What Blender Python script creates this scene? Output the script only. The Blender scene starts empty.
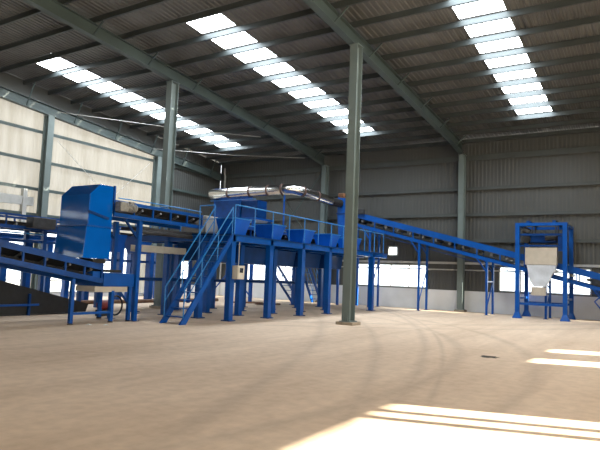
import bpy, math, random
from mathutils import Vector, Matrix
random.seed(7)
S = bpy.context.scene
COL = S.collection

# ------------------------------------------------------------------ materials
def mat(name, color, rough=.5, metal=0., var=.12, scale=3., spec=.5, bump=0., coat=0.):
    m = bpy.data.materials.new(name); m.use_nodes = True
    nt = m.node_tree; b = nt.nodes['Principled BSDF']
    b.inputs['Roughness'].default_value = rough; b.inputs['Metallic'].default_value = metal
    b.inputs['Specular IOR Level'].default_value = spec
    if coat: b.inputs['Coat Weight'].default_value = coat
    tc = nt.nodes.new('ShaderNodeTexCoord')
    n = nt.nodes.new('ShaderNodeTexNoise'); n.inputs['Scale'].default_value = scale; n.inputs['Detail'].default_value = 6
    nt.links.new(tc.outputs['Object'], n.inputs['Vector'])
    r = nt.nodes.new('ShaderNodeValToRGB')
    c = Vector(color)
    r.color_ramp.elements[0].position = .3; r.color_ramp.elements[1].position = .7
    r.color_ramp.elements[0].color = (*(c * (1 - var)), 1)
    r.color_ramp.elements[1].color = (*[min(1, k * (1 + var)) for k in c], 1)
    nt.links.new(n.outputs['Fac'], r.inputs['Fac']); nt.links.new(r.outputs['Color'], b.inputs['Base Color'])
    if bump:
        bp = nt.nodes.new('ShaderNodeBump'); bp.inputs['Strength'].default_value = bump; bp.inputs['Distance'].default_value = .02
        nt.links.new(n.outputs['Fac'], bp.inputs['Height']); nt.links.new(bp.outputs['Normal'], b.inputs['Normal'])
    return m

M = dict(
    blue=mat('blue_paint', (.001, .064, .30), .35, 0, .15, 2.5, .3),
    midblue=mat('shaded_blue_paint', (.001, .045, .21), .4, 0, .25, 3., .3),  # blue paint darkened: shade on conveyors and dust collector put into the colour
    hoodblue=mat('glossy_blue_paint', (.001, .095, .44), .07, 0, .1, 1.5, .4),
    binblue=mat('bin_blue_paint', (.001, .075, .42), .4, 0, .15, 2., .25),
    deepblue=mat('dark_blue_paint', (.001, .035, .16), .4, 0, .2, 2.5, .25),
    railblue=mat('rail_blue_paint', (.006, .17, .5), .35, 0, .1, 3),
    rubber=mat('black_rubber', (.012, .012, .013), .7, 0, .3, 6),
    darksteel=mat('dark_steel', (.035, .036, .04), .5, .3, .3, 5),
    roller=mat('idler_steel', (.16, .16, .16), .45, .5, .25, 8),
    motor=mat('motor_grey', (.22, .22, .21), .5, .2, .25, 12),
    grey=mat('grey_green_steel', (.125, .16, .157), .5, 0, .12, 1.2),
    roofsteel=mat('rafter_steel', (.052, .074, .073), .55, 0, .15, 1.0),
    darkgirt=mat('girt_steel', (.055, .065, .065), .6, 0, .15, 1.0),
    purlin=mat('purlin_steel', (.055, .066, .068), .5, .3, .15, 1.0),
    galv=mat('galvanised_pipe', (.62, .61, .59), .2, 1., .12, 5.),
    band=mat('rusty_band', (.10, .06, .05), .6, .3, .3, 9),
    palegrey=mat('pale_grey_paint', (.36, .36, .34), .5, 0, .1, 4),
    cabinet=mat('cabinet_paint', (.55, .52, .45), .4, 0, .06, 4),
    screen=mat('dark_screen', (.02, .022, .025), .2, 0, .1, 8),
    beige=mat('beige_plate', (.42, .38, .32), .5, 0, .1, 3),
    white=mat('white_chute_plate', (.5, .54, .6), .4, 0, .2, 2.2),
    dado=mat('white_plaster', (.66, .68, .70), .8, 0, .08, 1.2),
    concrete=mat('plinth_concrete', (.30, .25, .19), .9, 0, .2, 6, bump=.3),
    red=mat('red_enamel', (.20, .02, .02), .45, 0, .2, 8),
    brown=mat('brown_steel', (.17, .09, .055), .7, 0, .3, 8),
    paper=mat('crumpled_paper', (.65, .64, .6), .9, 0, .1, 20),
    dirt=mat('dark_dirt', (.05, .04, .03), .95, 0, .4, 12),
    frame=mat('window_frame_paint', (.42, .43, .42), .5, 0, .1, 4),
    apron=mat('outside_concrete', (.5, .48, .44), .9, 0, .12, .5),
)

def roof_mat():
    m = mat('roof_sheet_steel', (.108, .110, .107), .45, .25, .22, .9)
    return m
M['roof'] = roof_mat()
M['backsheet'] = mat('grey_wall_sheet', (.070, .074, .073), .5, .1, .06, .5)

def floor_mat():
    m = bpy.data.materials.new('dusty_concrete'); m.use_nodes = True
    nt = m.node_tree; b = nt.nodes['Principled BSDF']; L = nt.links.new
    b.inputs['Roughness'].default_value = .75; b.inputs['Specular IOR Level'].default_value = .3
    tc = nt.nodes.new('ShaderNodeTexCoord')
    def noise(scale, detail, vec=None, rough=.55):
        n = nt.nodes.new('ShaderNodeTexNoise'); n.inputs['Scale'].default_value = scale
        n.inputs['Detail'].default_value = detail; n.inputs['Roughness'].default_value = rough
        L(vec or tc.outputs['Object'], n.inputs['Vector']); return n.outputs['Fac']
    def math_(op, a, bb=None, cc=None):
        n = nt.nodes.new('ShaderNodeMath'); n.operation = op
        for k, v in enumerate((a, bb, cc)):
            if v is None: continue
            if isinstance(v, (int, float)): n.inputs[k].default_value = v
            else: L(v, n.inputs[k])
        return n.outputs[0]
    big = noise(.22, 5)
    ramp = nt.nodes.new('ShaderNodeValToRGB'); L(big, ramp.inputs['Fac'])
    e = ramp.color_ramp.elements
    e[0].position = .3; e[0].color = (.63, .475, .345, 1)
    e[1].position = .7; e[1].color = (.75, .59, .45, 1)
    # sweep streaks, stretched along one driving direction
    mp = nt.nodes.new('ShaderNodeMapping'); mp.inputs['Rotation'].default_value = (0, 0, math.radians(0))
    mp.inputs['Scale'].default_value = (1.1, .1, 1); L(tc.outputs['Object'], mp.inputs['Vector'])
    st = noise(1.0, 6, mp.outputs['Vector'], .65)
    sr = nt.nodes.new('ShaderNodeValToRGB'); L(st, sr.inputs['Fac'])
    sr.color_ramp.elements[0].position = .32; sr.color_ramp.elements[0].color = (.78, .75, .72, 1)
    sr.color_ramp.elements[1].position = .6; sr.color_ramp.elements[1].color = (1, 1, 1, 1)
    mx = nt.nodes.new('ShaderNodeMix'); mx.data_type = 'RGBA'; mx.blend_type = 'MULTIPLY'; mx.inputs[0].default_value = .8
    L(ramp.outputs['Color'], mx.inputs[6]); L(sr.outputs['Color'], mx.inputs[7])
    fine = noise(5., 8)
    fr = nt.nodes.new('ShaderNodeValToRGB'); L(fine, fr.inputs['Fac'])
    fr.color_ramp.elements[0].position = .35; fr.color_ramp.elements[0].color = (.85, .84, .83, 1)
    fr.color_ramp.elements[1].position = .62; fr.color_ramp.elements[1].color = (1, 1, 1, 1)
    m2 = nt.nodes.new('ShaderNodeMix'); m2.data_type = 'RGBA'; m2.blend_type = 'MULTIPLY'; m2.inputs[0].default_value = .8
    L(mx.outputs[2], m2.inputs[6]); L(fr.outputs['Color'], m2.inputs[7])
    # tyre tracks: arcs of dark dust
    sep = nt.nodes.new('ShaderNodeSeparateXYZ'); gp = nt.nodes.new('ShaderNodeNewGeometry'); L(gp.outputs['Position'], sep.inputs[0])
    X, Y = sep.outputs['X'], sep.outputs['Y']
    total = None
    arcs = [(-61.3, -6.7, 60., .11), (-61.3, -6.7, 60.4, .06), (-61.4, -13.4, 60., .16), (-61.4, -13.4, 61.5, .12), (-20., 8.5, 18.3, .15), (-20., 8.5, 16.8, .13), (-30., 40., 30., .2), (-30., 40., 31.6, .2)]
    for cx, cy, r, w in arcs:
        dx = math_('SUBTRACT', X, cx); dy = math_('SUBTRACT', Y, cy)
        d = math_('SQRT', math_('ADD', math_('MULTIPLY', dx, dx), math_('MULTIPLY', dy, dy)))
        d = math_('ABSOLUTE', math_('SUBTRACT', d, r))
        v = math_('SUBTRACT', 1., math_('DIVIDE', d, w * 1.6)); v = math_('MAXIMUM', v, 0.)
        total = v if total is None else math_('MAXIMUM', total, v)
    msk = math_('MULTIPLY', total, math_('MULTIPLY', noise(.35, 5), .75)); 
    msk = math_('MINIMUM', math_('MULTIPLY', msk, .6), .22)
    m3 = nt.nodes.new('ShaderNodeMix'); m3.data_type = 'RGBA'
    L(msk, m3.inputs[0]); L(m2.outputs[2], m3.inputs[6]); m3.inputs[7].default_value = (.16, .12, .09, 1)
    L(m3.outputs[2], b.inputs['Base Color'])
    bp = nt.nodes.new('ShaderNodeBump'); bp.inputs['Strength'].default_value = .15; bp.inputs['Distance'].default_value = .01
    L(fine, bp.inputs['Height']); L(bp.outputs['Normal'], b.inputs['Normal'])
    return m
M['floor'] = floor_mat()

def translucent_mat():
    """Cream fibreglass wall sheet that lets daylight through, dusty along its ribs."""
    m = bpy.data.materials.new('translucent_wall_sheet'); m.use_nodes = True
    nt = m.node_tree; nt.nodes.clear(); L = nt.links.new
    out = nt.nodes.new('ShaderNodeOutputMaterial')
    tc = nt.nodes.new('ShaderNodeTexCoord')
    mp = nt.nodes.new('ShaderNodeMapping'); mp.inputs['Scale'].default_value = (1, 1.6, .25); L(tc.outputs['Object'], mp.inputs['Vector'])
    n = nt.nodes.new('ShaderNodeTexNoise'); n.inputs['Scale'].default_value = 1.1; n.inputs['Detail'].default_value = 5; L(mp.outputs['Vector'], n.inputs['Vector'])
    r = nt.nodes.new('ShaderNodeValToRGB'); L(n.outputs['Fac'], r.inputs['Fac'])
    r.color_ramp.elements[0].position = .3; r.color_ramp.elements[0].color = (.185, .165, .130, 1)
    r.color_ramp.elements[1].position = .62; r.color_ramp.elements[1].color = (.26, .24, .205, 1)
    t = nt.nodes.new('ShaderNodeBsdfTranslucent'); L(r.outputs['Color'], t.inputs['Color'])
    d = nt.nodes.new('ShaderNodeBsdfDiffuse'); d.inputs['Color'].default_value = (.45, .43, .38, 1)
    a = nt.nodes.new('ShaderNodeMixShader'); a.inputs[0].default_value = .75
    L(d.outputs[0], a.inputs[1]); L(t.outputs[0], a.inputs[2]); L(a.outputs[0], out.inputs['Surface'])
    return m
M['translucent'] = translucent_mat()

def glass_mat():
    m = bpy.data.materials.new('window_glass'); m.use_nodes = True
    nt = m.node_tree; nt.nodes.clear(); L = nt.links.new
    out = nt.nodes.new('ShaderNodeOutputMaterial')
    t = nt.nodes.new('ShaderNodeBsdfTransparent'); t.inputs['Color'].default_value = (.93, .95, .95, 1)
    g = nt.nodes.new('ShaderNodeBsdfGlossy'); g.inputs['Roughness'].default_value = .08
    a = nt.nodes.new('ShaderNodeMixShader'); a.inputs[0].default_value = .06; L(t.outputs[0], a.inputs[1]); L(g.outputs[0], a.inputs[2])
    L(a.outputs[0], out.inputs['Surface']); return m
M['glass'] = glass_mat()

def skylight_mat():
    m = bpy.data.materials.new('skylight_panel_daylit'); m.use_nodes = True
    nt = m.node_tree; b = nt.nodes['Principled BSDF']
    b.inputs['Base Color'].default_value = (.8, .85, .9, 1)
    b.inputs['Emission Color'].default_value = (.86, .94, 1., 1)
    b.inputs['Emission Strength'].default_value = SKY_E
    return m
SKY_E = 13.
M['skylight'] = skylight_mat()

# ------------------------------------------------------------------ mesh builder
class MB:
    def __init__(s): s.v = []; s.f = []; s.sm = []
    def add(s, vs, fs, smooth=False):
        o = len(s.v); s.v += [Vector(p) for p in vs]
        s.f += [tuple(o + i for i in f) for f in fs]; s.sm += [smooth] * len(fs); return s
    def box(s, x0, x1, y0, y1, z0, z1):
        return s.frustum((x0, x1, y0, y1), z0, (x0, x1, y0, y1), z1)
    def frustum(s, a, z0, b, z1):
        vs = [(a[0], a[2], z0), (a[1], a[2], z0), (a[1], a[3], z0), (a[0], a[3], z0), (b[0], b[2], z1), (b[1], b[2], z1), (b[1], b[3], z1), (b[0], b[3], z1)]
        return s.add(vs, [(3, 2, 1, 0), (4, 5, 6, 7), (0, 1, 5, 4), (1, 2, 6, 5), (2, 3, 7, 6), (3, 0, 4, 7)])
    def open_frustum(s, a, z0, b, z1, t=.02):
        """four sloping walls with thickness, open at top and bottom"""
        ai = (a[0] + t, a[1] - t, a[2] + t, a[3] - t); bi = (b[0] + t, b[1] - t, b[2] + t, b[3] - t)
        def q(r, z): return [(r[0], r[2], z), (r[1], r[2], z), (r[1], r[3], z), (r[0], r[3], z)]
        vs = q(a, z0) + q(b, z1) + q(ai, z0) + q(bi, z1); fs = []
        for i in range(4):
            j = (i + 1) % 4
            fs += [(i, j, 4 + j, 4 + i), (8 + j, 8 + i, 12 + i, 12 + j), (4 + i, 4 + j, 12 + j, 12 + i), (j, i, 8 + i, 8 + j)]
        return s.add(vs, fs)
    def bar(s, p, q, w, h, up=(0, 0, 1)):
        """box bar from p to q: w across, h along up"""
        p, q = Vector(p), Vector(q); d = (q - p).normalized(); u = Vector(up)
        if abs(d.dot(u)) > .99: u = Vector((0, 1, 0))
        r = d.cross(u).normalized(); u = r.cross(d).normalized(); r *= w / 2; u *= h / 2
        vs = [p - r - u, p + r - u, p + r + u, p - r + u, q - r - u, q + r - u, q + r + u, q - r + u]
        return s.add(vs, [(3, 2, 1, 0), (4, 5, 6, 7), (0, 1, 5, 4), (1, 2, 6, 5), (2, 3, 7, 6), (3, 0, 4, 7)])
    def ibeam(s, p, q, fw, d, t=.025, up=(0, 0, 1)):
        p, q = Vector(p), Vector(q); dr = (q - p).normalized(); u = Vector(up)
        r = dr.cross(u).normalized(); u = r.cross(dr).normalized()
        for k in (-1, 1):
            o = u * k * (d / 2 - t / 2); s.bar(p + o, q + o, fw, t, u)
        return s.bar(p, q, t * .8, d - 2 * t, u)
    def tube(s, path, r, n=10, cap=True):
        P = [Vector(p) for p in path]; rings = []
        ref = None
        for i, p in enumerate(P):
            d = ((P[min(i + 1, len(P) - 1)] - p).normalized() + (p - P[max(i - 1, 0)]).normalized()).normalized()
            if ref is None: ref = Vector((0, 0, 1)) if abs(d.z) < .9 else Vector((1, 0, 0))
            a = d.cross(ref).normalized(); b = a.cross(d).normalized(); ref = b
            rr = r[i] if isinstance(r, (list, tuple)) else r
            rings.append([p + (a * math.cos(2 * math.pi * k / n) + b * math.sin(2 * math.pi * k / n)) * rr for k in range(n)])
        vs = [v for g in rings for v in g]; fs = []
        for i in range(len(P) - 1):
            for k in range(n):
                k2 = (k + 1) % n; fs.append((i * n + k, i * n + k2, (i + 1) * n + k2, (i + 1) * n + k))
        s.add(vs, fs, True)
        if cap:
            s.add(rings[0], [tuple(range(n))[::-1]]); s.add(rings[-1], [tuple(range(n))])
        return s
    def prism(s, poly, axis, a, b):
        """polygon in the two other axes, extruded along axis from a to b"""
        n = len(poly)
        def mk(u, v, w): return {'x': (w, u, v), 'y': (u, w, v), 'z': (u, v, w)}[axis]
        vs = [mk(u, v, a) for u, v in poly] + [mk(u, v, b) for u, v in poly]
        fs = [tuple(range(n))[::-1], tuple(range(n, 2 * n))] + [(i, (i + 1) % n, n + (i + 1) % n, n + i) for i in range(n)]
        return s.add(vs, fs)
    def build(s, name, m, parent=None, bevel=0., kind=None, label=None):
        org = Vector((0, 0, 0)); p = parent
        while p is not None: org += p.location; p = p.parent
        if parent is None and s.v:
            lo = Vector([min(v[i] for v in s.v) for i in range(3)]); hi = Vector([max(v[i] for v in s.v) for i in range(3)])
            org = Vector(((lo.x + hi.x) / 2, (lo.y + hi.y) / 2, lo.z))
        me = bpy.data.meshes.new(name); me.from_pydata([v - org for v in s.v], [], s.f)
        me.polygons.foreach_set('use_smooth', s.sm)
        import bmesh
        bm = bmesh.new(); bm.from_mesh(me); bmesh.ops.recalc_face_normals(bm, faces=bm.faces); bm.to_mesh(me); bm.free()
        me.materials.append(M[m]); me.update()
        o = bpy.data.objects.new(name, me); COL.objects.link(o)
        if parent is not None: o.parent = parent
        else: o.location = org
        if bevel:
            bv = o.modifiers.new('bevel', 'BEVEL'); bv.width = bevel; bv.segments = 2; bv.limit_method = 'ANGLE'
        if kind: o['kind'] = kind
        if label: o['label'] = label
        return o

def tag(o, label, cat, group=None):
    o['label'] = label; o['category'] = cat
    if group: o['group'] = group
    return o
def thing(name, label, cat, loc, group=None):
    o = bpy.data.objects.new(name, None); COL.objects.link(o); o.location = loc; o.empty_display_size = .2
    return tag(o, label, cat, group)
def copy_tree(o, parent=None):
    c = o.copy(); COL.objects.link(c); c.parent = parent
    for ch in list(o.children): copy_tree(ch, c)
    return c

# ------------------------------------------------------------------ setting
XL, XR, YB, YF = -26.7, 8.6, 31.5, -19.8
RIDGE = 5.6
def roofz(y): return 9.5 + .085 * ((31 - y) if y >= RIDGE else (31 - 2 * RIDGE + y))
def rafterz(y): return roofz(y) - .75      # underside of rafters

MB().box(XL - .3, XR + .3, YF - .3, YB + .3, -.2, 0).build('floor', 'floor', kind='structure')
MB().box(XL - 60, XR + 60, YF - 60, YB + 60, -.4, -.22).build('ground', 'apron', kind='structure')

def sheet_wall(name, m, axis, w, u0, u1, v0, top, openings, pitch=.2, depth=.010, only=None):
    """corrugated sheet standing in the plane axis=w, running over u, with rectangular openings cut out"""
    b = MB(); cuts_u = sorted({u0, u1} | {o[i] for o in openings for i in (0, 1) if u0 < o[i] < u1})
    for ua, ub in zip(cuts_u, cuts_u[1:]):
        mid = (ua + ub) / 2
        holes = sorted((o[2], o[3]) for o in openings if o[0] <= mid <= o[1])
        us = [ua]; k = math.floor(ua / pitch) * pitch
        while k < ub:
            for f, dd in ((0, 0), (.38, 0), (.5, 1), (.88, 1)):
                if ua + 1e-4 < k + f * pitch < ub - 1e-4: us.append(k + f * pitch)
            k += pitch
        us.append(ub)
        def dep(u):
            f = (u / pitch) % 1
            if f < .375 or f > .995: return 0
            if f < .5: return depth * (f - .38) / .12
            if f < .885: return depth
            return depth * (1 - f) / .12
        spans = []; z = v0
        for a, c in holes:
            if a > z: spans.append((z, a))
            z = c
        spans.append((z, None))
        for za, zb in spans:
            vs = []; 
            for u in us:
                t = zb if zb is not None else top(u)
                d = w + dep(u) * depth_sign[axis]
                for zz in (za, t): vs.append((u, d, zz) if axis == 'y' else (d, u, zz))
            b.add(vs, [(2 * i, 2 * i + 2, 2 * i + 3, 2 * i + 1) for i in range(len(us) - 1)])
    return b.build(name, m, kind='structure')
depth_sign = {'y': 1, 'x': -1}

W_BACK = [(-23.9, -19.7, 1.16, 2.4), (-15.6, -11.1, 1.16, 2.5), (-7.2, -2.8, 1.16, 2.5), (1.3, 5.8, 1.16, 2.5)]
VENT = (-13.58, -12.94, 2.97, 3.55)
W_LEFT = [(4.5, 17.0, .2, 3.65), (17.75, 24.4, .2, 3.6), (25.9, 28.9, 1.05, 2.3), (-3.0, 2.5, 2.5, 4.9)]
D_RIGHT = [(-9.0, 10.75, 0, 4.38), (16.2, 17.05, .6, 4.15), (18.5, 19.3, 3.75, 4.15)]

sheet_wall('wall_back', 'backsheet', 'y', YB, XL, XR, 1.12, lambda u: roofz(YB) - .03, W_BACK + [VENT])
MB().box(XL, XR, YB - .03, YB + .17, 0, 1.12).build('baseboard_back', 'dado', kind='structure')
sheet_wall('wall_left', 'translucent', 'x', XL, 3.0, 25.2, .2, lambda u: rafterz(u) - .35, W_LEFT[:2])
MB().prism([(3.0, rafterz(3.0) - .37), (25.2, rafterz(25.2) - .37), (25.2, roofz(25.2) - .03), (RIDGE, roofz(RIDGE) - .03), (3.0, roofz(3.0) - .03)], 'x', XL - .05, XL + .02).build('wall_left_top', 'backsheet', kind='structure')
sheet_wall('wall_left_far', 'backsheet', 'x', XL, 25.2, YB, .75, lambda u: roofz(u) - .03, W_LEFT[2:3])
sheet_wall('wall_left_near', 'backsheet', 'x', XL, YF, 3.0, .75, lambda u: roofz(u) - .03, W_LEFT[3:])
MB().box(XL - .17, XL + .03, YF, 3.0, 0, .75).box(XL - .17, XL + .03, 25.2, YB, 0, .75).box(XL - .17, XL + .03, 3.0, 25.2, 0, .2).build('baseboard_left', 'dado', kind='structure')
sheet_wall('wall_right', 'translucent', 'x', XR, YF, 21.0, 0, lambda u: roofz(u) - .03, D_RIGHT)
sheet_wall('wall_right_far', 'backsheet', 'x', XR, 21.0, YB, 0, lambda u: roofz(u) - .03, [])
sheet_wall('wall_front', 'backsheet', 'y', YF, XL, XR, 0, lambda u: roofz(YF) - .03, [])

# roof: corrugated sheets, with three strips of skylight panels between the purlins
PUR = [14.7 + 1.37 * k for k in range(-7, 13)]
STRIPS = [(-24.15, -22.55), (-14.85, -13.2), (-5.66, -4.12)]
SKY_Y = (14.7, 14.7 + 1.37 * 10)
def roof_sheet(b, x0, x1, y0, y1, pitch=.22, d=.035):
    xs = [x0]; k = math.floor(x0 / pitch) * pitch
    while k < x1:
        for f in (0, .38, .5, .88):
            if x0 + 1e-4 < k + f * pitch < x1 - 1e-4: xs.append(k + f * pitch)
        k += pitch
    xs.append(x1)
    def dep(u):
        f = (u / pitch) % 1
        return 0 if f < .375 or f > .995 else (d if .495 < f < .885 else 0)
    vs = []
    for x in xs:
        for y in (y0, y1): vs.append((x, y, roofz(y) + dep(x)))
    b.add(vs, [(2 * i, 2 * i + 2, 2 * i + 3, 2 * i + 1) for i in range(len(xs) - 1)])
rb = MB()
edges = [XL - .2] + [e for s in STRIPS for e in s] + [XR + .2]
for i in range(0, len(edges), 2):
    roof_sheet(rb, edges[i], edges[i + 1], RIDGE, YB + .3); roof_sheet(rb, edges[i], edges[i + 1], YF - .3, RIDGE)
FS = (-18., -3.)                                                    # the other slope, behind the photographer
for a, c in STRIPS:
    roof_sheet(rb, a, c, SKY_Y[1], YB + .3); roof_sheet(rb, a, c, RIDGE, SKY_Y[0])
    roof_sheet(rb, a, c, YF - .3, RIDGE)
rb.build('ceiling', 'roof', kind='structure')
nwin = 0
for a, c in STRIPS:
    ys = [SKY_Y[0] + 1.37 * k for k in range(11)]
    for y0, y1 in zip(ys, ys[1:]):
        nwin += 1; p = MB()
        e = .08
        p.add([(a, y0 + e, roofz(y0 + e) + .01), (c, y0 + e, roofz(y0 + e) + .01), (c, y1 - e, roofz(y1 - e) + .01), (a, y1 - e, roofz(y1 - e) + .01)], [(0, 1, 2, 3)])
        p.build(f'window_{nwin}', 'skylight', kind='structure')
    cov = MB()
    for y in ys: cov.box(a, c, y - .055, y + .055, roofz(y) + .0, roofz(y) + .03)
    cov.build('ceiling_lap_strip', 'roof', kind='structure')

# purlins: C channels along x
for y in PUR + [2 * RIDGE - y for y in PUR if y > RIDGE + .5 and y < 30.9]:
    z = roofz(y) - .01; p = MB()
    p.box(XL + .05, XR - .05, y - .012, y + .012, z - .21, z - .015)
    p.box(XL + .05, XR - .05, y - .012, y + .075, z - .225, z - .205)
    p.build('purlin', 'purlin', kind='structure')

# rafters with fly braces
FRAMES = [-26.35, -17.95, -9.17, -.2, 8.25]
for fx in FRAMES:
    r = MB(); low = .65 if fx < -20 else 0
    for ya, yb in ((RIDGE, 31.1), (YF + .4, RIDGE)):
        r.ibeam((fx, ya, rafterz(ya) + .25 - low), (fx, yb, rafterz(yb) + .25 - low), .26, .5, .03)
        if yb > 10 and not low:   # haunch towards the eave column
            r.prism([(31.1, rafterz(31.1) + .02), (31.1, rafterz(31.1) - .12), (29.6, rafterz(29.6) + .02)], 'x', fx - .013, fx + .013)
            r.bar((fx, 31.1, rafterz(31.1) - .12), (fx, 29.6, rafterz(29.6) + .0), .26, .03)
    ro = r.build('rafter', 'roofsteel', kind='structure')
    for k, y in enumerate(PUR):
        if y < 7 or k % 2: continue
        for sgn in (-1, 1):
            if not XL + .3 < fx + sgn * .75 < XR - .3: continue
            MB().bar((fx + sgn * .13, y, rafterz(y) + .04 - low), (fx + sgn * .62, y + .02, roofz(y) - .26), .05, .05).build('fly_brace', 'roofsteel', ro)

# girts, eave strut and rail on the walls
for z, h in ((8.42, .3), (6.71, .16), (5.27, .16), (3.84, .16)):
    MB().box(XL + .1, XR - .1, YB - .2, YB - .04, z - .02, z + .0 + .02).box(XL + .1, XR - .1, YB - .22, YB - .19, z - h / 2, z + h / 2).build('girt', 'darkgirt', kind='structure')
MB().box(XL + .1, XR - .1, YB - .2, YB - .06, 2.56, 2.68).build('girt', 'frame', kind='structure')
MB().tube([(XL + .3, YB - .16, 2.25), (XR - .2, YB - .16, 2.25)], .035).build('trim_1', 'frame', kind='structure')
for z, h in ((8.35, .16), (6.85, .16), (5.42, .16), (4.1, .22)):
    MB().box(XL + .05, XL + .2, YF + .2, YB - .3, z - .02, z + .02).box(XL + .19, XL + .22, YF + .2, YB - .3, z - h / 2, z + h / 2).build('girt', 'roofsteel', kind='structure')
MB().box(XL + .05, XL + .25, YF + .2, 17.0, 4.55, 4.98).build('girt', 'frame', kind='structure')
MB().box(XL + .05, XL + .3, 16.4, 16.6, 3.7, 5.35).build('trim_2', 'frame', kind='structure')

# wall windows: frames with panes
def window(axis, w, o, n, cols, transom=None, inward=-1):
    u0, u1, z0, z1 = o; fr = MB(); t = .07
    def bx(b, ua, ub, za, zb, d0=-.05, d1=.05):
        if axis == 'y': b.box(ua, ub, w + d0, w + d1, za, zb)
        else: b.box(w + d0, w + d1, ua, ub, za, zb)
    bx(fr, u0, u1, z0, z0 + t); bx(fr, u0, u1, z1 - t, z1); bx(fr, u0, u0 + t, z0, z1); bx(fr, u1 - t, u1, z0, z1)
    for k in range(1, cols):
        u = u0 + (u1 - u0) * k / cols; bx(fr, u - .03, u + .03, z0, z1)
    if transom: bx(fr, u0, u1, transom - .03, transom + .03)
    f = fr.build(f'window_{n}', 'frame', kind='structure')
    g = MB(); bx(g, u0 + t, u1 - t, z0 + t, z1 - t, -.004, .004); g.build('pane', 'glass', f)
for o in W_BACK: nwin += 1; window('y', YB + .03, o, nwin, 4)
nwin += 1; window('y', YB + .03, VENT, nwin, 1)
for o, c, tr in zip(W_LEFT, (7, 4, 2, 4), (.85, .85, None, None)): nwin += 1; window('x', XL - .03, o, nwin, c, tr)

# the open gateway in the right gable with two bars beside its jamb
MB().box(XR - .12, XR + .12, 9.83, 9.95, 0, 4.38).build('door_1', 'grey', kind='structure')
MB().box(XR - .12, XR + .12, 10.24, 10.35, 0, 4.38).build('door_1_bar', 'grey', kind='structure')

# ------------------------------------------------------------------ columns
def column(name, label, x, y, ztop, fw=.3, d=.42, plinth=.62, braces=False, group=None, along='y'):
    t = thing(name, label, 'column', (x, y, 0), group)
    c = MB(); up = (0, 1, 0) if along == 'y' else (1, 0, 0)
    c.ibeam((x, y, .12), (x, y, ztop), fw, d, .03, up)
    c.build('shaft', 'grey', t)
    bp = MB()
    hx, hy = (fw, d) if along == 'y' else (d, fw)
    bp.box(x - hx / 2 - .06, x + hx / 2 + .06, y - hy / 2 - .06, y + hy / 2 + .06, .1, .13)
    for k in (-1, 1):      # gusset stiffeners
        for q in (-1, 1):
            if along == 'y': bp.prism([(y + q * d / 2, .1), (y + q * (d / 2 + .05), .1), (y + q * d / 2, .42)], 'x', x + k * fw * .3 - .01, x + k * fw * .3 + .01)
            else: bp.prism([(x + q * d / 2, .1), (x + q * (d / 2 + .05), .1), (x + q * d / 2, .42)], 'y', y + k * fw * .3 - .01, y + k * fw * .3 + .01)
    bp.build('base_plate', 'grey', t)
    if plinth: MB().box(x - plinth / 2, x + plinth / 2, y - plinth / 2, y + plinth / 2, 0, .1).build('plinth', 'concrete', t, .01)
    MB().box(x - hx / 2 - .03, x + hx / 2 + .03, y - hy / 2 - .03, y + hy / 2 + .03, ztop - .03, ztop).build('cap_plate', 'grey', t)
    return t
column('steel_column', 'free-standing grey-green steel column in front of the blue platform, standing clear on the open floor', -9.03, 17.7, rafterz(17.7) - .03, .29, .42, .64)
column('steel_column', 'free-standing grey steel column rising behind the upper conveyor, its foot hidden by machinery', -18., 17.7, rafterz(17.7) - .03, .31, .44, .62)
column('steel_column', 'grey steel column against the back wall behind the sloping conveyor', -9.1, 31.06, rafterz(31) - .16, .3, .4, .55)
column('steel_column', 'grey steel column against the back wall just behind the end of the silver duct', -17.78, 31.06, rafterz(31) - .16, .3, .4, .55)
column('steel_column', 'tall grey steel column on the bright side wall, just beside the blue hood', XL + .45, 17.36, rafterz(17.36) - .69, .34, .42, .55, along='x')
column('steel_column', 'grey steel column on the side wall, seen just beside the free-standing column behind the upper conveyor', XL + .45, 24.9, rafterz(24.9) - .69, .34, .42, .55, along='x')

# wall bracing and roof rods
t = thing('mounted_cross_brace', 'dark steel cross bracing on the back wall behind the silver duct', 'brace', (-20, 31.3, 2.9))
MB().bar((-22.3, 31.26, 8.2), (-18.1, 31.26, 2.9), .08, .03, (0, 1, 0)).build('brace_bar', 'roofsteel', t)
MB().bar((-18.1, 31.22, 8.2), (-22.3, 31.22, 2.9), .08, .03, (0, 1, 0)).build('brace_bar', 'roofsteel', t)
tag(MB().bar((XL + .32, 18.0, 8.1), (XL + .32, 21.6, 5.5), .02, .02).bar((XL + .32, 24.4, 8.1), (XL + .32, 21.6, 5.5), .02, .02).build('mounted_brace_rod', 'palegrey'), 'thin grey brace rods in a V on the cream side wall above the hood', 'brace')
tag(MB().tube([(-26.2, 17.9, 9.55), (-22, 21.6, 9.2), (-18.2, 24.6, 9.0)], .018, 6).build('tie_rod', 'palegrey'), 'thin pale tie rod under the roof beside the farthest skylight strip', 'rod')
tag(MB().tube([(-26.2, 24.4, 9.0), (-22., 27., 8.78), (-18.2, 29.2, 8.75)], .018, 6).build('tie_rod', 'palegrey'), 'thin pale tie rod under the roof near the far corner', 'rod')
tag(MB().tube([(-26.1, 31.2, 9.0), (-26.1, 31.2, 8.6), (-26.0, 31.15, 8.45), (-26.0, 31.15, .02)], .06, 8).build('downpipe', 'frame'), 'grey rainwater downpipe in the far corner of the hall', 'pipe')

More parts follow.
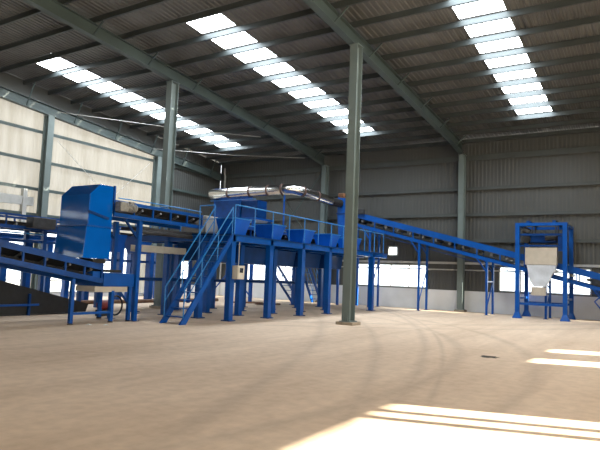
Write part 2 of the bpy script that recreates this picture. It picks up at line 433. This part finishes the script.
# ------------------------------------------------------------------ sorting platform
GX = [-16.85, -15.2, -13.6, -12.25]; GY = [15.2 + 2.25 * k for k in range(6)]
DZ = 2.92                                   # top of deck
P = thing('sorting_platform', 'raised blue steel platform on rows of thick blue legs with a handrail', 'platform', (-14.5, 20.8, 0))
MB().box(-16.95, -12.1, 15.08, 28.2, DZ - .04, DZ).build('deck', 'deepblue', P)
for x in GX: MB().box(x - .1, x + .1, 15.08, 28.1, DZ - .24, DZ - .045).build('deck_beam', 'blue', P)
for y in GY: MB().box(-16.95, -12.15, y - .08, y + .08, DZ - .26, DZ - .05).build('cross_beam', 'blue', P)
LEGS = []
for x in GX:
    for y in GY:
        lg = MB().bar((x, y, .03), (x, y, DZ - .25), .2, .22, (0, 1, 0)).build('leg', 'blue', P)
        MB().box(x - .17, x + .17, y - .18, y + .18, 0, .03).build('foot_plate', 'deepblue', lg)
MB().box(-16.9, -16.8, 15.3, 26.4, 1.18, 1.3).build('tie_bar', 'deepblue', P)
for y in GY[1:5]: MB().box(-16.75, -15.3, y - .04, y + .04, 1.18, 1.28).build('tie_bar', 'deepblue', P)
for k, y in enumerate(GY[:5]):                # chutes hanging under the deck
    for xx in (-14.4,):
        MB().frustum((xx - .6, xx + .6, y + .4, y + 1.85), 2.0, (xx - .65, xx + .65, y + .3, y + 1.95), DZ - .27).build('under_chute', 'deepblue', P)
def rail(parent, pts, h=1.0, step=1.12, base=DZ, mid=True, m='railblue'):
    r = MB(); r.tube([(x, y, base + h) for x, y in pts], .022, 8)
    if mid: r.tube([(x, y, base + h * .52) for x, y in pts], .014, 6)
    ro = r.build('handrail', m, parent)
    for (xa, ya), (xb, yb) in zip(pts, pts[1:]):
        n = max(1, round(math.hypot(xb - xa, yb - ya) / step))
        for k in range(n + 1):
            x, y = xa + (xb - xa) * k / n, ya + (yb - ya) * k / n
            MB().tube([(x, y, base), (x, y, base + h)], .02, 8).build('rail_post', m, ro)
rail(P, [(-12.16, 15.2), (-12.16, 27.6)], mid=False)
rail(P, [(-13.68, 15.12), (-13.0, 15.12)], step=.8)
rail(P, [(-16.9, 15.12), (-15.3, 15.12)], step=.8)
rail(P, [(-16.9, 15.2), (-16.9, 28.0)])

# bins on the deck
def make_bin(y):
    t = thing('tapered_bin', '', 'bin', (-12.75, y + .42, DZ), 'blue bins along the platform edge')
    MB().open_frustum((-13.08, -12.44, y + .1, y + .74), DZ + .004, (-13.2, -12.3, y, y + .86), DZ + .56).build('body', 'binblue', t)
    r = MB()
    x0, x1, y0, y1, z = -13.23, -12.27, y - .03, y + .89, DZ + .56
    r.box(x0, x1, y0, y0 + .05, z, z + .03).box(x0, x1, y1 - .05, y1, z, z + .03).box(x0, x0 + .05, y0 + .05, y1 - .05, z, z + .03).box(x1 - .05, x1, y0 + .05, y1 - .05, z, z + .03)
    r.build('rim', 'railblue', t)
    MB().add([(-13.1, y + .05, DZ + .4), (-12.4, y + .05, DZ + .4), (-12.4, y + .8, DZ + .4), (-13.1, y + .8, DZ + .4)], [(0, 1, 2, 3)]).build('rubber_lining', 'rubber', t)
    return t
bin0 = make_bin(15.42)
bl = ['tapered blue bin on the platform nearest the staircase', 'second tapered blue bin along the platform from the staircase', 'third tapered blue bin along the platform, in the middle of the row',
      'fourth tapered blue bin from the staircase, two before the free-standing column', 'fifth tapered blue bin from the staircase, beside the free-standing column']
for k in range(5):
    b = bin0 if k == 0 else copy_tree(bin0)
    b.location.y += 2.25 * k; b['label'] = bl[k]

# staircase
def staircase(label, xa, xb, yb, yt, zt, n):
    t = thing('staircase', label, 'stairs', ((xa + xb) / 2, yb, 0))
    sl = Vector((0, yt - yb, zt)); ln = sl.length; u = Vector((0, -zt, yt - yb)).normalized()
    if u.z < 0: u = -u
    dy = (yt - yb) / zt
    for x in (xa, xb):
        MB().prism([(yb - .02, 0), (yb + (.24 if dy > 0 else -.24), 0), (yt, zt - .19 / abs(dy) * .9), (yt, zt)], 'x', x - .03, x + .03).build('stringer', 'blue', t)
    for k in range(1, n):
        f = k / n; y = yb + (yt - yb) * f; s = 1 if dy > 0 else -1
        MB().box(xa + .035, xb - .035, min(y, y + s * .2), max(y, y + s * .2), zt * f - .05, zt * f - .02).build('tread', 'blue', t)
    for x in (xa, xb):
        h = .92
        pts = [(x, yb + (yt - yb) * .06, zt * .06 + h), (x, yb + (yt - yb) * .98, zt * .98 + h)]
        r = MB().tube(pts, .02, 8).tube([(x, p[1], p[2] - h * .48) for p in pts], .015, 8)
        ro = r.build('handrail', 'railblue', t)
        for f in (.06, .37, .68, .98):
            y, z = yb + (yt - yb) * f, zt * f
            MB().tube([(x, y, z - .05), (x, y, z + h)], .018, 8).build('rail_post', 'railblue', ro)
    return t
staircase('steep blue steel staircase with double handrails climbing to the platform', -12.9, -12.1, 12.74, 15.05, 2.95, 12)
staircase('blue steel ladder stair glimpsed between the legs on the far side of the platform', -18.0, -17.4, 28.3, 24.7, 2.9, 11)
staircase('second, steeper blue ladder stair at the far end of the platform', -18.0, -17.4, 30.55, 28.45, 2.9, 11)

# control box on the corner leg
t = thing('control_box', 'pale grey control box with a dark screen on the platform corner leg', 'control box', (-12.0, 15.35, 1.45))
MB().box(-12.13, -11.9, 15.14, 15.52, 1.4, 1.86).build('body', 'cabinet', t, .01)
MB().box(-11.9, -11.885, 15.17, 15.49, 1.43, 1.83).build('door', 'cabinet', t)
MB().box(-11.885, -11.878, 15.24, 15.42, 1.62, 1.78).build('screen', 'screen', t)
MB().box(-11.885, -11.872, 15.3, 15.36, 1.5, 1.54).build('button', 'white', t)
MB().tube([(-12.02, 15.33, 1.86), (-12.02, 15.33, 2.64)], .016, 8).build('conduit', 'palegrey', t)

# ------------------------------------------------------------------ belt conveyors
def conveyor_y(parent, xa, xb, y0, z0, y1, z1, h, step, side='blue', top_h=.1, bot_h=.12, belt_drop=.1):
    """open-sided belt conveyor running along y: z is the top of the side frame, h its height"""
    def z(y): return z0 + (z1 - z0) * (y - y0) / (y1 - y0)
    for x in (xa, xb):
        f = MB().bar((x, y0, z0 - top_h / 2), (x, y1, z1 - top_h / 2), .06, top_h).bar((x, y0, z0 - h + bot_h / 2), (x, y1, z1 - h + bot_h / 2), .08, bot_h)
        fo = f.build('side_frame', side, parent)
        n = max(2, round(abs(y1 - y0) / step))
        for k in range(n + 1):
            y = y0 + (y1 - y0) * k / n + (.03 if k == 0 else -.03 if k == n else 0)
            MB().bar((x, y, z(y) - h + bot_h), (x, y, z(y) - top_h), .05, .05, (0, 1, 0)).build('upright', side, fo)
    w = (xb - xa)
    b = MB()
    zc = -belt_drop
    xs = [xa + .06, xa + .06 + w * .25, xb - .06 - w * .25, xb - .06]; zz = [0, -.14, -.14, 0]
    pr = [(xs[i], zz[i]) for i in range(4)] + [(xs[i], zz[i] - .02) for i in (3, 2, 1, 0)]
    vs = [(x, y0 + .05, z(y0) + zc + q) for x, q in pr] + [(x, y1 - .05, z(y1) + zc + q) for x, q in pr]
    b.add(vs, [tuple(range(8))[::-1], tuple(range(8, 16))] + [(i, (i + 1) % 8, 8 + (i + 1) % 8, 8 + i) for i in range(8)])
    b.build('belt', 'rubber', parent)
    MB().bar(((xa + xb) / 2, y0 + .1, z(y0 + .1) - h + .2), ((xa + xb) / 2, y1 - .1, z(y1 - .1) - h + .2), w - .2, .015).build('return_belt', 'rubber', parent)
    n = max(2, round(abs(y1 - y0) / .75))
    for k in range(n):
        y = y0 + (y1 - y0) * (k + .5) / n
        MB().tube([(xa + .05, y, z(y) - belt_drop - .08), (xs[1], y, z(y) - belt_drop - .2), (xs[2], y, z(y) - belt_drop - .2), (xb - .05, y, z(y) - belt_drop - .08)], .042, 8).build('idler', 'roller', parent)
    return z

def gear_motor(parent, x, y, z, s=1.):
    g = MB().box(x - .16 * s, x + .16 * s, y - .2 * s, y + .16 * s, z - .17 * s, z + .17 * s).build('gearbox', 'motor', parent, .03)
    m = MB().tube([(x, y + .16 * s, z), (x, y + .2 * s, z), (x, y + .6 * s, z), (x, y + .64 * s, z)], [.1 * s, .14 * s, .14 * s, .09 * s], 14)
    for k in range(5): m.tube([(x, y + (.24 + .07 * k) * s, z), (x, y + (.26 + .07 * k) * s, z)], .16 * s, 14)
    m.build('motor', 'motor', parent)
    MB().box(x - .07 * s, x + .07 * s, y + .3 * s, y + .48 * s, z + .13 * s, z + .22 * s).build('terminal_box', 'motor', parent)

# upper conveyor from platform to hood
U = thing('belt_conveyor', 'level blue belt conveyor with a grey gear motor running from the hood to the platform', 'conveyor', (-14.4, 13.5, 0))
zf = conveyor_y(U, -14.95, -13.85, 11.5, 3.66, 15.45, 3.62, .5, .8)
for x in (-14.95, -13.85):
    l = MB().bar((x, 12.55, .02), (x, 12.55, 3.12), .13, .13, (0, 1, 0)).build('leg', 'blue', U)
    MB().box(x - .12, x + .12, 12.43, 12.67, 0, .02).build('foot_plate', 'deepblue', l)
    MB().bar((x, 12.5, 2.55), (x, 11.95, 3.12), .06, .06).build('knee_brace', 'deepblue', U)
gear_motor(U, -13.62, 11.62, 3.45, .85)
MB().tube([(-14.95, 11.68, 3.44), (-13.85, 11.68, 3.44)], .17, 14).build('head_pulley', 'darksteel', U)
MB().tube([(-13.78, 11.6, 3.72), (-13.78, 12.9, 3.74), (-13.78, 15.3, 3.72)], .018, 8).build('cable_tray', 'railblue', U)
MB().box(-14.88, -13.95, 12.7, 15.05, 2.86, 2.96).tube([(-13.95, 12.7, 2.8), (-13.95, 15.05, 2.8)], .07, 8).build('drip_pan', 'darksteel', U)
MB().box(-14.9, -13.7, 15.5, 16.15, 3.0, 3.62).build('transfer_cover', 'palegrey', U, .03, label='pale grey transfer cover')

# sorting belt along the deck
B2 = thing('belt_conveyor', 'dark sorting belt on the deck between the bins and the far handrail', 'conveyor', (-14.4, 21.5, DZ))
conveyor_y(B2, -14.95, -13.85, 16.2, 3.45, 28.0, 3.45, .5, 1.12)

# grey channel under the upper conveyor
t = thing('grey_walkway', 'pale grey steel channel walkway below the upper conveyor beside the stairs', 'walkway', (-14.8, 14.8, 0))
MB().box(-15.05, -14.5, 13.3, 15.4, 2.2, 2.24).box(-14.53, -14.5, 13.3, 15.4, 2.24, 2.42).box(-15.05, -15.02, 13.3, 15.4, 2.24, 2.42).build('channel', 'palegrey', t)
for y in (13.4, 15.0):
    l = MB().bar((-14.8, y, .0), (-14.8, y, 2.2), .1, .1, (0, 1, 0)).build('leg', 'deepblue', t)

# lower conveyor
Lc = thing('belt_conveyor', 'blue belt conveyor sloping down to a skirted box below the hood', 'conveyor', (-14.5, 10, 0))
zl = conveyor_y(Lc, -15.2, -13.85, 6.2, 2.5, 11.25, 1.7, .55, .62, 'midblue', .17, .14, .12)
MB().box(-15.28, -13.8, 11.27, 12.42, 1.06, 1.46).build('skirt_box', 'blue', Lc, .01)
MB().box(-15.2, -13.9, 10.95, 11.27, 1.25, 1.5).build('tail_plate', 'blue', Lc)
MB().box(-14.7, -13.83, 11.0, 12.2, .9, 1.06).build('drip_tray', 'beige', Lc, label='beige drip tray')
for x, y, zt in ((-13.87, 10.28, 1.25), (-13.87, 11.66, .92), (-13.87, 12.32, 1.06), (-15.2, 12.32, 1.06), (-13.87, 7.5, 1.7), (-15.2, 7.5, 1.7)):
    l = MB().bar((x, y, .04), (x, y, zt + .02), .1, .1, (0, 1, 0)).build('leg', 'blue', Lc)
    MB().tube([(x, y, 0), (x, y, .02), (x, y, .05)], [.08, .08, .03], 10).build('levelling_foot', 'darksteel', l)
MB().bar((-13.87, 10.33, .3), (-13.87, 11.61, .3), .06, .07).build('tie_bar', 'blue', Lc)
MB().bar((-13.87, 11.9, .95), (-13.87, 12.3, .55), .06, .06).build('knee_brace', 'deepblue', Lc)
MB().box(-15.16, -13.92, 10.95, 11.4, 1.74, 1.86).box(-15.16, -13.92, 11.27, 12.0, 1.48, 1.56).build('rubber_skirt', 'rubber', Lc)

# hood
t = thing('transfer_hood', 'tall glossy blue sheet-steel hood with a sloped top beside the gear motor', 'hood', (-14.5, 11, 1.8))
y0, y1, xa, xb = 10.58, 11.42, -15.1, -13.8
MB().prism([(y0, 2.82), (y1, 2.82), (y1, 4.04), (10.92, 4.04), (y0, 3.7)], 'x', xa, xb).build('upper_shell', 'hoodblue', t, .008)
MB().frustum((xa - .06, xb + .0, y0 - .1, y1), 1.87, (xa - .02, xb, y0 - .03, y1), 2.78).build('lower_shell', 'hoodblue', t, .008)
MB().box(xa - .06, xb + .04, y0 - .07, y1 + .03, 2.78, 2.82).build('joint_flange', 'blue', t)
MB().box(xb, xb + .05, y1 - .02, y1 + .04, 3.55, 4.06).build('edge_flange', 'blue', t)
MB().bar((xb + .05, 10.55, 3.2), (xb + .05, 11.25, 3.05), .06, .07).build('side_shaft', 'deepblue', t)

# rear conveyor
Rc = thing('belt_conveyor', 'level blue belt conveyor along the windows behind the hood', 'conveyor', (-19.6, 13, 0))
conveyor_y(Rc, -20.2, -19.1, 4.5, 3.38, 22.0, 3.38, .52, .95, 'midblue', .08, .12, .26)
for y in (7.5, 10.2, 12.8, 15.3, 19.6, 21.8):
    for x in (-20.2, -19.1):
        l = MB().bar((x, y, .02), (x, y, 2.87), .14, .14, (0, 1, 0)).build('leg', 'deepblue', Rc)
    MB().bar((-20.2, y, 2.5), (-19.1, y, 2.5), .08, .1).build('cross_bar', 'deepblue', Rc)
MB().bar((-19.1, 4.5, 2.45), (-19.1, 15.2, 2.45), .06, .1).build('service_beam', 'deepblue', Rc)
MB().tube([(-19.0, 4.5, 2.72), (-19.0, 12.7, 2.72)], .025, 8).build('service_pipe', 'railblue', Rc)
MB().box(-19.03, -18.6, 12.0, 12.9, 2.92, 3.3).build('drive_guard', 'darksteel', Rc, .02)
for y in (14.9, 16.3): MB().frustum((-18.75, -18.2, y + .1, y + .75), 2.25, (-18.95, -18.1, y, y + .9), 2.95).build('side_hopper', 'blue', Rc)

# dark inclined feed conveyor at floor level
t = thing('feed_trough', 'long dark steel trough sloping down to the floor beneath the rear conveyor', 'conveyor', (-17.6, 10, 0))
for x in (-18.15, -17.15):
    MB().prism([(6.6, .05), (13.3, .05), (13.4, .32), (6.6, 1.95)], 'x', x - .02, x + .02).build('side_plate', 'rubber', t)
MB().bar((-17.65, 6.6, 1.3), (-17.65, 13.3, .17), .94, .03).build('belt', 'rubber', t)
for y in (7.0, 9.0, 11.1):
    for x in (-18.22, -17.08):
        MB().bar((x, y, 0), (x, y, 1.85 - (y - 6.6) * .235 - .1), .07, .07, (0, 1, 0)).build('leg', 'deepblue', t)
MB().bar((-17.02, 6.6, .34), (-17.02, 11.4, .34), .05, .06).build('tie_bar', 'blue', t)
MB().box(-18.1, -17.2, 6.7, 13.0, .0, .04).build('drip_pan', 'darksteel', t)

# rear platform by the left wall
t = thing('rear_platform', 'farther blue walkway on blue posts along the bright side wall', 'platform', (-23, 17, 0))
MB().box(-23.9, -22.15, 12.9, 24.6, 2.78, 2.86).build('deck', 'deepblue', t)
for x in (-23.75, -22.3):
    for y in (13.2, 15.2, 17.2, 19.1, 21.05, 23.0):
        l = MB().bar((x, y, .02), (x, y, 2.66), .34 if y > 20 and y < 22 else .24, .26, (0, 1, 0)).build('leg', 'blue', t)
    MB().box(x - .08, x + .08, 12.9, 24.6, 2.66, 2.78).build('deck_beam', 'blue', t)
    MB().box(x - .03, x + .03, 13.2, 23.0, 1.95, 2.05).build('tie_bar', 'deepblue', t)

# ------------------------------------------------------------------ dust collector and duct
t = thing('dust_collector', 'blue dust collector box on braced posts in the far corner behind the platform', 'dust collector', (-20.6, 26.4, 0))
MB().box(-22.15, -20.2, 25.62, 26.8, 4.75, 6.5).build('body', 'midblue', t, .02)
MB().frustum((-21.5, -20.9, 26.0, 26.5), 3.4, (-22.1, -20.25, 25.65, 26.75), 4.75).build('hopper', 'deepblue', t)
MB().box(-22.3, -18.95, 25.5, 27.3, 4.62, 4.74).build('ring_beam', 'blue', t)
MB().box(-20.15, -19.0, 25.7, 26.6, 4.75, 5.75).build('fan_housing', 'deepblue', t, .03)
for x in (-22.1, -19.2):
    for y in (25.65, 27.15): MB().bar((x, y, 0), (x, y, 4.62), .16, .16, (0, 1, 0)).build('leg', 'blue', t)
MB().bar((-22.1, 25.6, .3), (-19.2, 25.6, 3.2), .07, .05, (0, 1, 0)).build('brace', 'blue', t)
MB().bar((-22.1, 25.7, 3.2), (-19.2, 25.7, .3), .07, .05, (0, 1, 0)).build('brace', 'blue', t)
rr = MB().tube([(-22.2, 25.4, 5.75), (-18.95, 25.4, 5.75)], .02, 6).build('guard_rail', 'railblue', t)

D = thing('exhaust_duct', 'long shiny silver duct running from the dust collector across to the blue chute', 'duct', (-18, 25, 6))
path = [(-21.9, 25.6, 6.08), (-21.9, 25.15, 6.08), (-21.72, 25.0, 6.08), (-20.5, 25., 6.09), (-19.0, 25., 6.1), (-17.8, 25., 6.12), (-16.9, 25., 6.14), (-16.35, 25.2, 6.13), (-16.1, 25.7, 6.08), (-15.98, 27.0, 6.0), (-15.8, 28.3, 5.9)]
MB().tube(path, .27, 18).build('pipe', 'galv', D)
for a in (3, 4, 5, 6, 8, 9):
    p, q = Vector(path[a]), Vector(path[a + 1]) if a + 1 < len(path) else Vector(path[a])
    d = (Vector(path[min(a + 1, len(path) - 1)]) - Vector(path[a - 1])).normalized()
    MB().tube([p - d * .05, p + d * .05], .295, 18).build('band_clamp', 'band', D)
MB().tube([(-15.8, 28.3, 5.9), (-15.72, 28.75, 5.87), (-15.66, 29.2, 5.87)], .24, 16).build('flexible_hose', 'rubber', D, label='black flexible hose end')
for x, y in ((-19.0, 25.0), (-16.75, 25.0)):
    MB().bar((x, y, DZ + .01), (x, y, 5.83), .06, .06, (0, 1, 0)).build('support_post', 'blue', D) if x > -16.9 else None

# chute under the head of the outfeed conveyor
t = thing('feed_chute', 'tall blue chute receiving the sloping conveyor behind the free-standing column', 'chute', (-15.8, 29.8, 0))
MB().frustum((-15.75, -15.02, 29.35, 30.45), 3.7, (-15.85, -15.0, 29.25, 30.5), 5.25).build('body', 'blue', t)
MB().frustum((-15.85, -15.05, 29.25, 30.5), 5.32, (-15.85, -15.45, 29.3, 30.2), 6.4).build('cowl', 'blue', t)
MB().box(-15.9, -14.97, 29.2, 30.55, 5.25, 5.32).build('flange', 'deepblue', t)
MB().frustum((-15.0, -14.3, 28.3, 29.3), 3.1, (-15.7, -15.0, 29.36, 30.44), 3.7).build('spout', 'deepblue', t)
for x in (-15.75, -15.0):
    for y in (29.4, 30.4): MB().bar((x, y, 0), (x, y, 3.7), .12, .12, (0, 1, 0)).build('leg', 'blue', t)

# ------------------------------------------------------------------ sloping outfeed conveyor along the back wall
O = thing('inclined_conveyor', 'long blue belt conveyor sloping along the back wall on slender trestles', 'conveyor', (-8, 29.9, 0))
ya, yb = 29.35, 30.6
XS, XE = -14.68, 2.5
def zt(x): return 5.42 + (x + 14.95) * -.2525
for y in (ya, yb):
    f = MB().bar((XS, y, zt(XS) - .15), (XE, y, zt(XE) - .15), .05, .30).bar((XS, y, zt(XS) - .72), (XE, y, zt(XE) - .72), .07, .17)
    fo = f.build('side_frame', 'blue', O)
    n = 15
    for k in range(n + 1):
        x = XS + .05 + (XE - XS - .1) * k / n
        MB().bar((x, y, zt(x) - .65), (x, y, zt(x) - .28), .06, .05, (1, 0, 0)).build('upright', 'blue', fo)
    MB().tube([(XS + .5, y - .04, zt(XS + .5) - .98), (XE, y - .04, zt(XE) - .98)], .016, 6).build('pull_cord', 'deepblue', fo) if y == ya else None
MB().bar((XS + .05, 29.97, zt(XS) - .12), (XE - .05, 29.97, zt(XE) - .12), 1.1, .02).build('belt', 'rubber', O)
MB().bar((XS + .05, 29.97, zt(XS) - .6), (XE - .05, 29.97, zt(XE) - .6), 1.1, .02).build('return_belt', 'rubber', O)
for k in range(24):
    x = XS + .4 + .72 * k
    MB().tube([(x, ya + .03, zt(x) - .42), (x, yb - .03, zt(x) - .42)], .07, 8).build('idler', 'roller', O)
for x in (-13.75, -10.85, -7.3, -4.55, -2.05, .6):
    zz = zt(x) - .8
    for y in (ya, yb):
        l = MB().bar((x, y, .02), (x, y, zz + .03), .1, .1, (0, 1, 0)).build('trestle_leg', 'blue', O)
        MB().box(x - .1, x + .1, y - .1, y + .1, 0, .02).build('foot_plate', 'deepblue', l)
        if zz > 1.2: MB().bar((x - .02, y, zz - .55), (x - .5, y, zz + .14), .06, .06).build('knee_brace', 'blue', O)
    if zz > 1.1:
        MB().bar((x, ya, .35), (x, yb, zz * .62), .05, .05).build('cross_brace', 'blue', O)
        MB().bar((x, ya, zz * .62), (x, yb, zz * .62), .05, .06).build('cross_bar', 'blue', O)
MB().bar((-13.75, ya, .5), (-12.6, ya + .5, 2.2), .03, .03).build('stay', 'blue', O) if False else None
MB().box(-14.75, -14.1, 29.12, 29.3, 5.2, 5.5).build('drive_motor', 'darksteel', O, .03)
MB().tube([(XS + .02, ya + .02, zt(XS) - .36), (XS + .02, yb - .02, zt(XS) - .36)], .22, 16).build('head_pulley', 'darksteel', O)

# ------------------------------------------------------------------ magnetic separator gantry
G = thing('magnetic_separator', 'blue four-legged gantry straddling the sloping conveyor with a beige hopper and white chute', 'gantry', (-4.7, 29.9, 0))
gx = (-5.72, -3.64); gy = (28.78, 31.0); GZ = 4.38
for x in gx:
    for y in gy:
        l = MB().bar((x, y, .0), (x, y, GZ), .19, .19, (0, 1, 0)).build('leg', 'blue', G)
        MB().frustum((x - .2, x + .2, y - .2, y + .2), 0, (x - .1, x + .1, y - .1, y + .1), .28).build('foot', 'blue', l)
for y in gy: MB().box(gx[0] - .1, gx[1] + .1, y - .09, y + .09, GZ, GZ + .14).build('top_beam', 'blue', G)
for x in gx: MB().box(x - .08, x + .08, gy[0] + .09, gy[1] - .09, GZ, GZ + .12).build('top_beam', 'blue', G)
for y in gy: MB().box(gx[0] + .1, gx[1] - .1, y - .05, y + .05, .64, .75).build('tie_bar', 'blue', G)
for x in gx: MB().box(x - .05, x + .05, gy[0] + .1, gy[1] - .1, .9, 1.0).build('tie_bar', 'blue', G)
MB().box(gx[0] + .1, gx[1] - .1, 28.82, 28.92, 3.92, 4.02).box(gx[0] + .1, gx[1] - .1, 28.82, 28.92, 3.4, 3.48).build('hanger_beam', 'deepblue', G)
for x in (-5.25, -4.1): MB().box(x - .07, x + .07, 28.7, 30.9, GZ + .14, GZ + .24).build('lifting_beam', 'deepblue', G)
mg = MB().box(-5.3, -4.0, 29.5, 30.5, 3.62, 4.0).build('magnet_block', 'deepblue', G, .03)
MB().tube([(-5.45, 29.35, 3.8), (-5.45, 30.6, 3.8)], .2, 14).build('drum', 'darksteel', mg)
MB().tube([(-3.92, 29.35, 3.8), (-3.92, 30.6, 3.8)], .2, 14).build('drum', 'darksteel', mg)
MB().box(-5.42, -3.95, 29.45, 30.55, 4.0, 4.03).box(-5.42, -3.95, 29.45, 30.55, 3.57, 3.6).build('cleated_belt', 'rubber', mg)
for x in (-5.2, -4.15):
    for y in (29.6, 30.4): MB().tube([(x, y, 4.0), (x, y, GZ + .16)], .03, 8).build('hanger_rod', 'darksteel', mg)
MB().tube([(-4.55, 29.2, 3.85), (-4.05, 29.2, 3.85)], .15, 14).build('motor', 'darksteel', G)
MB().tube([(-5.5, 28.95, 4.22), (-5.2, 28.95, 4.1)], .14, 12).build('motor', 'darksteel', G)
MB().box(-3.95, -3.72, 28.85, 29.1, 3.2, 3.9).build('winch_box', 'deepblue', G)
MB().box(-5.4, -4.0, 28.86, 29.22, 2.55, 3.36).build('hopper', 'beige', G, .01, label='beige steel hopper plate')
MB().prism([(-5.34, 2.54), (-4.04, 2.54), (-4.08, 2.36), (-4.5, 1.52), (-5.02, 1.52), (-5.2, 1.8), (-5.28, 2.3)], 'y', 28.88, 29.22).build('chute', 'white', G, label='white tapered chute')
MB().box(-5.13, -4.5, 28.9, 29.2, 1.1, 1.5).build('spout', 'beige', G, .01, label='beige lower spout')
t = thing('tube_handrail', 'bent blue tube handrail at the low end of the sloping conveyor', 'handrail', (-2.2, 28.9, 0))
MB().tube([(-2.2, 28.9, 0), (-2.2, 28.9, .62), (-2.45, 28.9, .95), (-2.1, 28.9, 1.3), (-.6, 28.9, 1.3), (-.6, 28.9, 0)], .035, 8).build('tube', 'blue', t)

# ------------------------------------------------------------------ small things
t = thing('floor_motor', 'small dark red motor on the floor under the skirted box', 'motor', (-15.9, 13.0, 0))
MB().tube([(-15.9, 12.85, .36), (-15.9, 12.9, .36), (-15.9, 13.2, .36), (-15.9, 13.25, .36)], [.12, .17, .17, .1], 14).build('body', 'red', t)
MB().box(-16.05, -15.75, 12.85, 13.2, 0, .2).build('base', 'darksteel', t)
pts = [(-15.6 + .0, 13.3 + .28 * math.sin(a), .36 + .32 * math.cos(a)) for a in [i * math.pi / 9 for i in range(-2, 12)]]
tag(MB().tube(pts, .03, 8).build('rubber_hose', 'rubber'), 'black rubber hose looped beside the small red motor', 'hose')
tag(MB().tube([(-21.3, 13.5, .09), (-21.2, 17.5, .09), (-20.9, 24.9, .09)], .09, 10).build('floor_pipe', 'brown'), 'long brown pipe lying on the floor between the two platforms', 'pipe')
for nm, p, q, lb in (((0, 0), (-19.4, 24.3), (-18.3, 25.6), 'brown timber plank on the floor behind the platform, nearest the control box side'), ((0, 0), (-17.9, 24.4), (-17.1, 25.5), 'brown timber plank lying on the floor among the far platform legs')):
    tag(MB().bar((p[0], p[1], .05), (q[0], q[1], .05), .22, .08).build('timber_plank', 'brown'), lb, 'plank')
t = MB()
t.box(-9.4, -9.185, 17.36, 17.62, 4.36, 4.5)
tag(t.build('junction_box', 'brown', None, .02), 'small brown box fixed high on the free-standing front column', 'box')
def scrap(x, y, s, label):
    b = MB(); n = 9; vs = []
    for i in range(n):
        a = 2 * math.pi * i / n; r = s * random.uniform(.6, 1.1); vs.append((x + r * math.cos(a), y + r * math.sin(a), random.uniform(.002, .02)))
    vs.append((x, y, s * .45)); vs.append((x, y, .001))
    b.add(vs, [(i, (i + 1) % n, n) for i in range(n)] + [((i + 1) % n, i, n + 1) for i in range(n)])
    tag(b.build('paper_scrap', 'paper'), label, 'scrap')
scrap(-13.5, 10.62, .11, 'crumpled white paper scrap close to the conveyor leg foot')
scrap(-13.2, 10.95, .09, 'smaller pale scrap lying on the floor beside the crumpled paper')
b = MB(); n = 16; vs = []
for i in range(n):
    a = 2 * math.pi * i / n; r = random.uniform(.5, 1.3); vs.append((-3.14 + .22 * r * math.cos(a), 12.95 + .2 * r * math.sin(a), .003))
vs.append((-3.14, 12.95, .02)); b.add(vs, [(i, (i + 1) % n, n) for i in range(n)])
tag(b.build('dirt_patch', 'dirt'), 'small dark dirt patch alone on the open floor near the sunlit strip', 'dirt')

# ------------------------------------------------------------------ light
w = bpy.data.worlds.new('sky'); S.world = w; w.use_nodes = True
bg = w.node_tree.nodes['Background']; bg.inputs['Color'].default_value = (.90, .95, 1, 1); bg.inputs['Strength'].default_value = 2.8
sd = bpy.data.lights.new('sun', 'SUN'); sd.energy = 32; sd.angle = math.radians(.53); sd.color = (1, .92, .76)
so = bpy.data.objects.new('sun', sd); COL.objects.link(so)
so.rotation_euler = Vector((-.953, -.303, -.364)).to_track_quat('-Z', 'Y').to_euler(); so.location = (30, 20, 20)
def portal(name, loc, direction, sx, sy):
    a = bpy.data.lights.new(name, 'AREA'); a.shape = 'RECTANGLE'; a.size = sx; a.size_y = sy; a.cycles.is_portal = True
    o = bpy.data.objects.new(name, a); COL.objects.link(o); o.location = loc
    o.rotation_euler = Vector(direction).to_track_quat('-Z', 'Z').to_euler()

# ------------------------------------------------------------------ camera
pitch, yaw, roll, F = 8.81885459e-02, 5.61100156e-01, 3.87089757e-02, 572.65
f0 = Vector((-math.sin(yaw) * math.cos(pitch), math.cos(yaw) * math.cos(pitch), math.sin(pitch)))
rt = Vector((math.cos(yaw), math.sin(yaw), 0)); up = rt.cross(f0)
c, s = math.cos(roll), math.sin(roll)
r2, u2 = c * rt + s * up, -s * rt + c * up
cam = bpy.data.cameras.new('camera'); co = bpy.data.objects.new('camera', cam); COL.objects.link(co)
cam.sensor_width = 36; cam.lens = F / 600 * 36; cam.clip_end = 500
co.matrix_world = Matrix(((r2.x, u2.x, -f0.x, 0), (r2.y, u2.y, -f0.y, 0), (r2.z, u2.z, -f0.z, 1.6), (0, 0, 0, 1)))
S.camera = co
vs_ = S.view_settings; vs_.view_transform = 'Standard'; vs_.look = 'None'; vs_.gamma = 1; vs_.use_curve_mapping = False; vs_.exposure = 0.8
S.cycles.use_denoising = True; S.cycles.max_bounces = 10; S.cycles.diffuse_bounces = 6; S.cycles.transparent_max_bounces = 12; S.cycles.sample_clamp_indirect = 6
